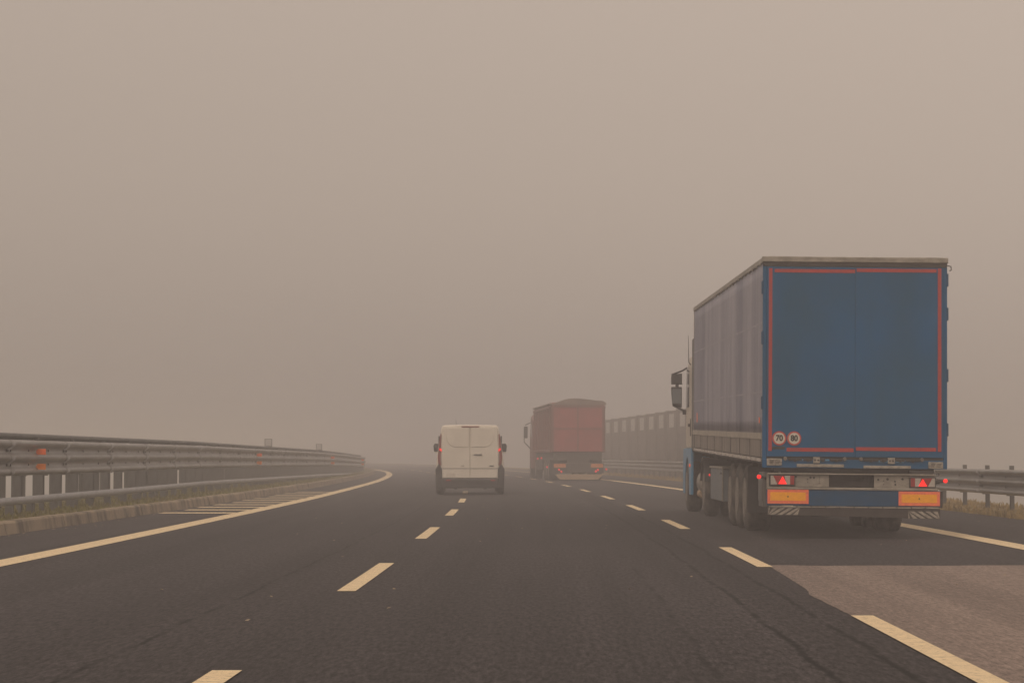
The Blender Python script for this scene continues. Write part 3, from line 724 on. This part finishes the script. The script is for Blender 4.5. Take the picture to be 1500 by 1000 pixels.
for (a, b_, s, yb) in ((1123, 1169, 1, 753), (1327, 1373, -1, 756.4)):
    m = MB(); n = 4; w_ = (b_-a)/n
    for k in range(-1, n+2):
        x0 = a+(k-.15)*w_; hh = 10.4; sk = 17*s
        P_ = [(x0-sk*.5, yb), (x0+w_*.6-sk*.5, yb), (x0+w_*.6+sk*.5, yb-hh), (x0+sk*.5, yb-hh)]
        P_ = [(min(max(px, a), b_), py) for px, py in P_]
        if max(p[0] for p in P_)-min(p[0] for p in P_) > 1.5: m.prism([(xx(px), zz(py)) for px, py in P_], -.0635, -.0602)
    m.build('hazard_stripes', M['sticker'], bp)
# rubber arm marker lights
for s, (lx, lz) in ((-1, (-1.318, zz(698))), (1, (1.255, zz(701.5)))):
    e = empty('marker_light', (lx, .02, lz), parent=TR)
    m = MB(); m.tube([(0, .02, 0), (-s*.07, .03, -.004), (-s*.16, .04, -.04)], [.02, .018, .024], 10); m.build('arm', M['black_plastic'], e)
    m = MB(); m.lathe([(-.03, .018), (-.022, .028), (.0, .030)], (0, 0, 0), 'y', 16); m.build('lens', M['lamp_red'], e)
# side flanks and mud flaps
m = MB(); m.box(-1.25, -1.19, .10, .75, zz(742), zz(691)); m.box(-1.262, -1.2505, .14, .70, .52, .88); m.build('side_flank', M['galv_dark'], TR, .015)
for s in (-1, 1):
    m = MB(); m.box(s*1.22, s*.86, 2.72, 2.74, .30, .98); m.build('mudflap', M['black_plastic'], TR)
# wheels and axles
for yy in (3.55, 4.86, 6.17):
    for s in (-1, 1): wheel(TR, s*1.185, yy, .515, .38, s)
    m = MB(); m.tube([(-1.1, yy, .515), (1.1, yy, .515)], .07, 12); m.build('axle', M['dark'], TR)
m = MB(); m.box(.30, 1.12, 2.9, 3.0, .28, .45); m.build('stabiliser', M['dark'], TR, .01)
m = MB(); m.box(-1.10, 1.10, 3.0, 6.7, .86, .94); m.build('suspension', M['dark'], TR)
# pallet box
m = MB(); m.box(-1.215, -.72, 7.2, 9.9, .37, .93); tb = m.build('toolbox', M['toolbox'], TR, .02)
m = MB(); m.box(-1.235, -.70, 7.15, 9.95, .932, .965); m.box(-1.232, -1.2155, 7.17, 7.21, .38, .93); m.build('lid', M['alu'], tb)
m = MB(); m.box(-1.2285, -1.2155, 7.5, 7.65, .83, .86); m.build('handle', M['black'], tb)
m = MB(); m.box(.72, 1.215, 7.2, 9.9, .37, .93); m.build('toolbox', M['toolbox'], TR, .02)
for s in (-1, 1):
    m = MB(); m.tube([(s*.75, 10.3, .35), (s*.75, 10.3, 1.1)], .06, 8); m.box(s*.65, s*.85, 10.15, 10.45, .30, .35); m.build('landing_leg', M['dark'], TR)
# tractor unit
m = MB()
for s in (-1, 1): m.box(s*.48, s*.40, 10.6, 16.2, .80, 1.02)
m.lathe([(0, .45), (.09, .45)], (0, 12.0, 1.02), 'z', 24); m.build('tractor_frame', M['dark'], TR)
for s in (-1, 1): wheel(TR, s*1.19, 11.85, .515, .29, s, dual=True)
m = MB(); m.tube([(-1.1, 11.85, .515), (1.1, 11.85, .515)], .09, 12); m.lathe([(-.22, .10), (-.1, .24), (.1, .24), (.22, .1)], (0, 11.85, .515), 'x', 16); m.build('axle', M['dark'], TR)
for s in (-1, 1):
    w_ = wheel(TR, s*1.268, 15.55, .515, .315, s)
    # arch over the drive wheels
    m = MB(); rr = .60; pts = [(11.85+rr*math.cos(a), .52+rr*math.sin(a)) for a in rng(R(15), R(165), 12)]
    pin = [(11.85+(rr-.025)*math.cos(a), .52+(rr-.025)*math.sin(a)) for a in rng(R(165), R(15), 12)]
    m.prism(pts+pin, s*.60, s*1.22, 'x'); m.build('mudguard', M['black_plastic'], TR)
    m = MB(); m.lathe([(0, .26), (.02, .30), (.98, .30), (1.0, .26)], (s*.88, 13.0, .62), 'y', 24); m.build('fuel_tank', M['alu'], TR)
    # blue skirt and fender around the steering wheel
    m = MB(); arch = [(15.55+.61*math.cos(a), .50+.62*math.sin(a)) for a in rng(R(178), R(2), 14)]
    sx0, sx1 = s*1.21, s*1.262
    m.prism([(14.35, .36), (14.93, .36)] + arch + [(16.2, .36), (16.75, .36), (16.8, 1.0), (16.7, 1.30), (14.35, 1.30)], sx0, sx1, 'x'); m.build('fender', M['blue_bright'], TR, .012)
    m = MB(); m.lathe([(0, .035), (-s*-.02, .03)], (s*1.263, 14.6, .95), 'x', 10); m.build('side_light', M['lamp_amber'], TR)
m = MB(); m.lathe([(0, .07), (.12, .09), (.5, .09), (.55, .06)], (-1.08, 13.5, .40), 'y', 14); m.build('air_tank', M['cream'], TR)
m = MB(); m.lathe([(0, .02), (-.018, .018)], (-1.217, 10.02, .80), 'x', 10); m.build('side_light', M['lamp_red'], TR)
# cab
cb = empty('cab', (0, 14.4, 1.3), parent=TR)
def CB(): q = MB(); q.shear = lambda p: (p[0], p[1]-14.4, p[2]-1.3); return q
m = CB(); hw = 1.245
def cabring(y, hw_, zt, zb): return [(-hw_, y, zb), (-hw_, y, zt-.25), (-hw_+.05, y, zt-.06), (-hw_+.18, y, zt), (hw_-.18, y, zt), (hw_-.05, y, zt-.06), (hw_, y, zt-.25), (hw_, y, zb)]
m.loft([cabring(14.42, hw-.02, 3.15, 1.302), cabring(14.48, hw, 3.20, 1.302), cabring(15.7, hw, 3.25, 1.302), cabring(16.3, hw-.01, 3.0, 1.302), cabring(16.62, hw-.05, 2.55, 1.302), cabring(16.82, hw-.08, 1.95, 1.302)], True, smooth=False)
m.build('cab_body', M['cab_white'], cb, .02)
m = CB(); m.box(-hw+.12, hw-.12, 16.40, 16.86, .45, 1.30); m.build('front_bumper', M['blue_bright'], cb, .05)
m = CB(); m.loft([[(-1.1, 14.5, 3.2), (-1.0, 14.5, 3.72), (1.0, 14.5, 3.72), (1.1, 14.5, 3.2)], [(-1.1, 15.9, 3.2), (-1.0, 15.9, 3.26), (1.0, 15.9, 3.26), (1.1, 15.9, 3.2)]], True, smooth=False); m.build('roof_deflector', M['cab_white'], cb, .03)
for s in (-1, 1):
    m = CB(); m.box(s*(hw+.005), s*(hw-.035), 13.78, 14.42, 1.25, 3.50); m.build('side_deflector', M['black_plastic'], cb, .012)
    m = CB(); m.prism([(15.25, 2.15), (16.2, 2.15), (16.28, 2.35), (16.02, 2.95), (15.25, 2.95)], s*(hw+.004), s*(hw-.02), 'x'); m.build('side_window', M['glass'], cb)
    m = CB(); m.box(s*(hw+.006), s*(hw+.03), 14.95, 15.2, 1.74, 1.80); m.box(s*(hw+.001), s*(hw+.012), 14.7, 14.78, 1.55, 1.9); m.build('door_handle', M['black_plastic'], cb)
    # twin mirror
    mx0, mx1 = s*1.535, s*1.31
    m = CB(); mz = lambda py: 1.15+(667-py)/68.3
    m.prism([(mx0+s*-.01, mz(550)), (mx1, mz(548.5)), (mx1, mz(563.5)), (mx1+s*-.02, mz(564.3)), (mx0, mz(564.3)), (mx0, mz(553))], 16.55, 16.69); mi = m.build('mirror', M['black_plastic'], cb, .015)
    m = CB(); m.prism([(mx0, mz(568)), (mx1, mz(568)), (mx1, mz(598)), (mx0-s*.03, mz(594.5)), (mx0-s*.01, mz(580))], 16.55, 16.70); m.build('mirror_housing', M['black_plastic'], mi, .015)
    m = CB(); m.tube([(s*1.22, 16.4, mz(541)), (s*1.30, 16.55, mz(544.5)), (s*1.42, 16.62, mz(547.6)), (s*1.53, 16.62, mz(550.5))], .020, 8)
    m.tube([(s*1.41, 16.62, mz(563)), (s*1.41, 16.62, mz(570))], .035, 8); m.tube([(s*1.50, 16.62, mz(594)), (s*1.33, 16.60, mz(600)), (s*1.22, 16.45, mz(604))], .024, 8)
    m.box(s*1.22, s*1.30, 16.42, 16.5, mz(608), mz(601)); m.build('mirror_arm', M['black_plastic'], mi)
    m = CB(); m.box(mx0-s*.02, mx1+s*.015, 16.542, 16.5485, mz(592), mz(571)); m.build('mirror_glass', M['toolbox'], mi)
m = CB(); m.loft([[(-1.12, 16.30, 2.92), (1.12, 16.30, 2.92)], [(-1.12, 16.80, 2.02), (1.12, 16.80, 2.02)]], False, closed=False); m.v = [(x, y+.03, z) for x, y, z in m.v]; m.build('windscreen', M['glass'], cb)
m = CB(); m.tube([(-1.24, 14.9, 3.0), (-1.28, 14.9, 3.05), (-1.30, 14.86, 3.6)], [.012, .009, .004], 6); m.build('antenna', M['black'], cb)

# ------------------------------------------------------------------ red tipper truck deep in the fog
RT = empty('tipper_truck', (3.00, 103.0, 0), (0, 0, R(3.35)))
tag(RT, 'red tipper truck under a dark tarpaulin, half lost in the fog ahead', 'truck', 'trucks on the motorway')
q = 1/32.2
def rx(px): return (px-846.5)*q
def rz(py): return 1.15+(667-py)*q
m = MB()
hw = 1.20; L_ = 11.4
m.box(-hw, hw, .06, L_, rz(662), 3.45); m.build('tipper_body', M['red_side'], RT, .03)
m = MB()
for s in (-1, 1):
    for i in range(9): m.box(s*(hw+.0), s*(hw+.07), .25+i*1.32, .37+i*1.32, rz(661), 3.30)
    m.box(s*hw, s*(hw+.08), .1, L_, 3.30, 3.40); m.box(s*hw, s*(hw+.06), .1, L_, rz(662), rz(658))
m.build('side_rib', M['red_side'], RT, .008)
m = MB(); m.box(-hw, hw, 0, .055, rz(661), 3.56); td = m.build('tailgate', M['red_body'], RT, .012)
m = MB(); m.box(-.03, .03, -.02, -.0005, rz(661), 3.36)
for x in (-hw+.0, hw-.09): m.box(x, x+.09, -.05, -.001, rz(661), 3.50)
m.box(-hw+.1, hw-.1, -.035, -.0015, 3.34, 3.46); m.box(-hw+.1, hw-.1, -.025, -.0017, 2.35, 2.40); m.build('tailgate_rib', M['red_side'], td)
# tarpaulin with humps
m = MB(); rings = []; ny = 26
for j in range(ny):
    y = -.06+(L_+.1)*j/(ny-1); ring = []
    for i in range(15):
        t = i/14; x = -hw-.09+(2*hw+.18)*t
        hz = 3.50+.16*math.sin(math.pi*t)**.5+.07*math.exp(-((t-.38)/.16)**2)+.012*math.sin(t*5+y*.9)+.015*math.sin(t*13+y*2)+.07*t
        hz += -.22*max(0, .30-t)/.3*.5 + (.03 if .90 < t < .97 else 0) - .10*(j/ny)
        if i in (0, 14): hz = 3.54
        ring.append((x, y, hz))
    edge = 3.46+.03*math.sin(y*2.3)
    ring = [(-hw-.10, y, edge)] + ring + [(hw+.10, y, edge+.02*math.sin(y*5))]
    rings.append(ring)
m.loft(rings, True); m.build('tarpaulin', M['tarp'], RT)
m = MB(); m.box(-1.1, 1.1, .1, L_+1.5, .95, rz(662.5)); m.box(-.5, .5, .1, L_+4, .75, .95); m.build('chassis', M['dusty'], RT)  # chassis and light bar use the fog-paled grey
m = MB(); m.box(-hw+.02, hw-.02, -.02, .09, rz(692.5), rz(678)); m.build('light_bar', M['dusty'], RT, .01)
for a in (811, 865.5):
    m = MB(); m.box(rx(a), rx(a+17.5), -.035, -.0205, rz(684.4), rz(679)); m.build('marker_panel', M['panel_fog_paled'], RT)
for s, pts in ((-1, ((818.5, 687.6), (822, 690.4))), (1, ((872.5, 690), (875.5, 688)))):
    e = empty('tail_light', (rx(846.5)+s*.82, -.03, rz(689)), parent=RT)
    m = MB(); m.box(-.30, .30, -.02, .01, -.07, .09); m.build('housing', M['black_plastic'], e)
    for (px, py) in pts:
        m = MB(); m.lathe([(0, .050), (-.012, .04)], (rx(px)-s*.82, -.021, rz(py)-rz(689)), 'y', 12); m.build('lens', M['lamp_far'], e)
m = MB(); m.prism([(rx(812.5), rz(694.2)), (rx(884), rz(694.2)), (rx(876), rz(702.2)), (rx(820), rz(702.2))], -.02, .05); m.build('bumper', M['cream'], RT, .02)
for (x, y, z) in ((-1.24, 8.5, 1.0), (-1.24, 5.9, 1.03), (-1.24, 2.2, .62), (1.30, .1, rz(687))):
    m = MB(); m.lathe([(.05, .03), (-.0, .045), (-.012, .03)], (x, y, z), 'y', 12); m.build('marker_light', M['lamp_far'], RT)
for yy in (1.8, 3.1, 4.4):
    for s in (-1, 1): wheel(RT, s*1.22, yy, .51, .37, s, seg=24)
    m = MB(); m.tube([(-1.1, yy, .51), (1.1, yy, .51)], .08, 8); m.build('axle', M['dark'], RT)
for yy in (10.0, 13.9):
    for s in (-1, 1): wheel(RT, s*1.24, yy, .51, .33, s, seg=24)
for s in (-1, 1):
    m = MB(); m.box(s*1.2, s*.8, 1.1, 1.13, .3, .95); m.build('mudflap', M['black_plastic'], RT)
    m = MB(); m.box(s*1.22, s*1.14, 5.6, 8.8, .45, .95); m.build('side_guard', M['dark_bumper'], RT)
m = MB(); m.loft([[(-1.24, y, .5), (-1.24, y, zt-.2), (-1.1, y, zt), (1.1, y, zt), (1.24, y, zt-.2), (1.24, y, .5)] for y, zt in ((12.0, 3.1), (13.6, 3.3), (14.3, 2.3))], True, smooth=False)
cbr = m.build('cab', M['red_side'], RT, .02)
for s in (-1, 1):
    m = MB(); m.box(s*1.58, s*1.38, 13.9, 14.05, 2.05, 2.65); mi = m.build('mirror', M['black_plastic'], cbr, .03)
    m = MB(); m.tube([(s*1.24, 13.8, 2.85), (s*1.5, 13.95, 2.72)], .025, 6); m.tube([(s*1.56, 13.95, 2.05), (s*1.56, 13.95, 1.85), (s*1.24, 13.8, 1.5)], .025, 6); m.build('mirror_arm', M['black_plastic'], mi)
    m = MB(); m.box(s*1.245, s*1.2405, 12.9, 13.6, 2.1, 2.8); m.build('side_window', M['glass'], cbr)

# ------------------------------------------------------------------ white van
VY = 66.4; vq = VY/FPX
VN = empty('white_van', ((688.6-750)*vq, VY, 0), (0, 0, R(1.0)))
tag(VN, 'white panel van with closed twin rear doors and black bumper straddling the left dashed line', 'van')
def vx(px): return (px-688.6)*vq
def vz(py): return 1.15+(667-py)*vq
half = [(.95, .34), (.985, .50), (.995, .80), (.985, 1.02), (.955, 1.25), (.915, 1.50), (.87, 1.75), (.85, 1.92), (.825, 2.01), (.76, 2.045), (.38, 2.057), (0, 2.06)]
prof = half + [(-x, z) for x, z in reversed(half[:-1])]
def vring(y, sc, zt, zb=None):
    out_ = []
    for x, z in prof:
        z2 = .34+(z-.34)*(zt-.34)/(2.06-.34)
        out_.append((x*sc, y, z2))
    return out_
m = MB(); m.loft([vring(0, .965, 2.02), vring(.05, .99, 2.05), vring(.2, 1, 2.06), vring(3.0, 1, 2.06), vring(3.35, 1, 2.03), vring(4.0, .97, 1.42), vring(4.25, .96, 1.22), vring(4.75, .90, 1.02), vring(4.93, .78, .85)], True)
body = m.build('body', M['van'], VN)
for s in (-1, 1):
    A, B = (s*.006, s*.80)
    def side(z): return float(np.interp(z, [.48, .78, 1.02, 1.25, 1.5, 1.75, 1.95], [.80, .825, .83, .825, .82, .80, .775]))
    zs = [vz(699.5), .78, 1.02, 1.25, 1.5, 1.75, 1.93]
    pts = [(s*.006, vz(699.5))] + [(s*side(z), z) for z in zs] + [(s*.735, 1.985), (s*.006, 1.985)]
    if s > 0: pts = pts
    m = MB(); m.prism(pts, -.035, .03); dr = m.build('rear_door', M['van'], VN, .012)
    wp = [(s*.04, vz(654.3)), (s*.45, vz(654.5)), (s*.58, vz(652)), (s*.67, vz(645.5)), (s*.705, vz(636)), (s*.69, vz(628.5)), (s*.66, vz(627)), (s*.04, vz(627))]
    m = MB(); m.prism(wp, -.049, -.0352); m.build('pressed_panel', M['van'], dr, .012)
    m = MB(); m.box(s*.015, s*.82, -.0405, -.0353, .765, .779); m.build('crease', M['seam'], dr)
    # rear lamp, tall and wrapping the corner
    lp = [(s*.835, vz(681)), (s*.925, vz(683)), (s*.945, vz(668)), (s*.915, vz(652)), (s*.865, vz(634.5)), (s*.835, vz(637)), (s*.85, vz(655))]
    m = MB(); m.prism(lp, -.02, .12); tl = m.build('tail_light', M['lens_faded'], VN, .01)
    m = MB(); m.prism([(s*.835, vz(661)), (s*.90, vz(658.5)), (s*.885, vz(655.8)), (s*.835, vz(658))], -.032, -.0203); m.build('lit_lens', M['lamp_red'], tl)
    m = MB(); m.box(s*.84, s*.86, -.027, -.0204, vz(677), vz(664)); m.build('clear_lens', M['lens_white'], tl)
    # bumper corner
    m = MB(); m.prism([(s*.82, .20), (s*1.0, .20), (s*1.012, .75), (s*.95, .86), (s*.92, .92), (s*.87, .86), (s*.82, .76)], -.06, .42); m.build('bumper_corner', M['black_plastic'], VN, .02)
    # mirror
    m = MB(); X0, X1 = s*1.115, s*.965
    m.prism([(X0-s*.0, vz(661)), (X0+s*.02, vz(652)), (X0-s*.02, vz(648.2)), (X1, vz(648.8)), (X1-s*.02, vz(662))], 3.5, 3.66); mi = m.build('mirror', M['black_plastic'], VN, .02)
    m = MB(); m.tube([(s*1.0, 3.55, vz(661)), (s*.95, 3.55, vz(665)), (s*.90, 3.5, vz(668))], .035, 8); m.box(s*1.09, s*.985, 3.49, 3.52, vz(663.2), vz(661.2)); m.build('mirror_arm', M['van'], mi)
    for yy in (1.0, 3.95):
        wheel(VN, s*1.005, yy, .345, .235, s, seg=28)
        m = MB(); pts = [(yy+.42*math.cos(a), .36+.42*math.sin(a)) for a in rng(R(0), R(180), 14)] + [(yy+.38*math.cos(a), .36+.38*math.sin(a)) for a in rng(R(180), R(0), 14)]
        m.prism(pts, s*.93, s*1.008, 'x'); m.build('wheel_arch', M['black_plastic'], VN)
    m = MB(); m.prism([(3.2, 1.2), (3.95, 1.2), (3.55, 1.72), (3.2, 1.75)], s*.975, s*.93, 'x'); m.rot(0, (0, 0, 0)); m.build('side_window', M['glass'], VN)
m = MB(); m.box(-.845, .845, -.10, .12, .20, vz(700)); bmp = m.build('bumper', M['black_plastic'], VN, .03)
for x0, x1 in ((rx(0)*0-.70, -.56), (.60, .74)):
    m = MB(); m.box(x0, x1, -.107, -.0995, vz(704), vz(702)); m.build('reflector', M['lens_red'], bmp)
m = MB(); m.box(-.05, .05, .1, 4.6, .28, .34); m.box(-.7, .7, .98, 1.05, .30, .36); m.box(-.46, -.38, 0, .2, .17, .24); m.box(.40, .48, 0, .2, .17, .24); m.build('underbody', M['dark'], VN)
m = MB(); m.box(vx(676), vx(702), -.045, -.01, vz(626), vz(624)); m.build('high_brake_light', M['lens_faded'], VN, .01)
m = MB(); m.box(vx(694.2), vx(706), -.062, -.0355, vz(666.4), vz(664.8)); m.build('door_handle', M['black_plastic'], VN, .01)
m = MB(); m.box(vx(717), vx(723.5), -.043, -.0355, vz(683), vz(681.5)); m.build('badge', M['black_plastic'], VN, .004)
m = MB(); m.box(vx(676), vx(679.8), -.043, -.0355, vz(682.6), vz(681.6)); m.build('badge', M['rim'], VN, .004)
m = MB(); m.box(vx(654), vx(667), -.041, -.0355, vz(698), vz(692.5)); m.build('number_plate', M['sign_white'], VN, .004)
m = MB(); m.tube([(.0-.42, 2.9, 2.04), (-.44, 2.7, 2.26)], [.007, .003], 6); m.build('antenna', M['black'], VN)

# ------------------------------------------------------------------ haze
m = MB(); m.box(-1520, 1520, -1420, 1620, -7.0, 4.7)
hz = m.build('haze', [], None)
hm = bpy.data.materials.new('fog'); hm.use_nodes = True; n = hm.node_tree; n.nodes.clear()
o = n.nodes.new('ShaderNodeOutputMaterial'); pv = n.nodes.new('ShaderNodeVolumePrincipled')
pv.inputs['Color'].default_value = (.905, .888, .898, 1); pv.inputs['Density'].default_value = .0068; pv.inputs['Anisotropy'].default_value = .25
n.links.new(pv.outputs[0], o.inputs['Volume'])
hz.data.materials.append(hm); tag(hz, 'pale brown fog filling the air over the whole motorway', 'fog', kind='stuff')
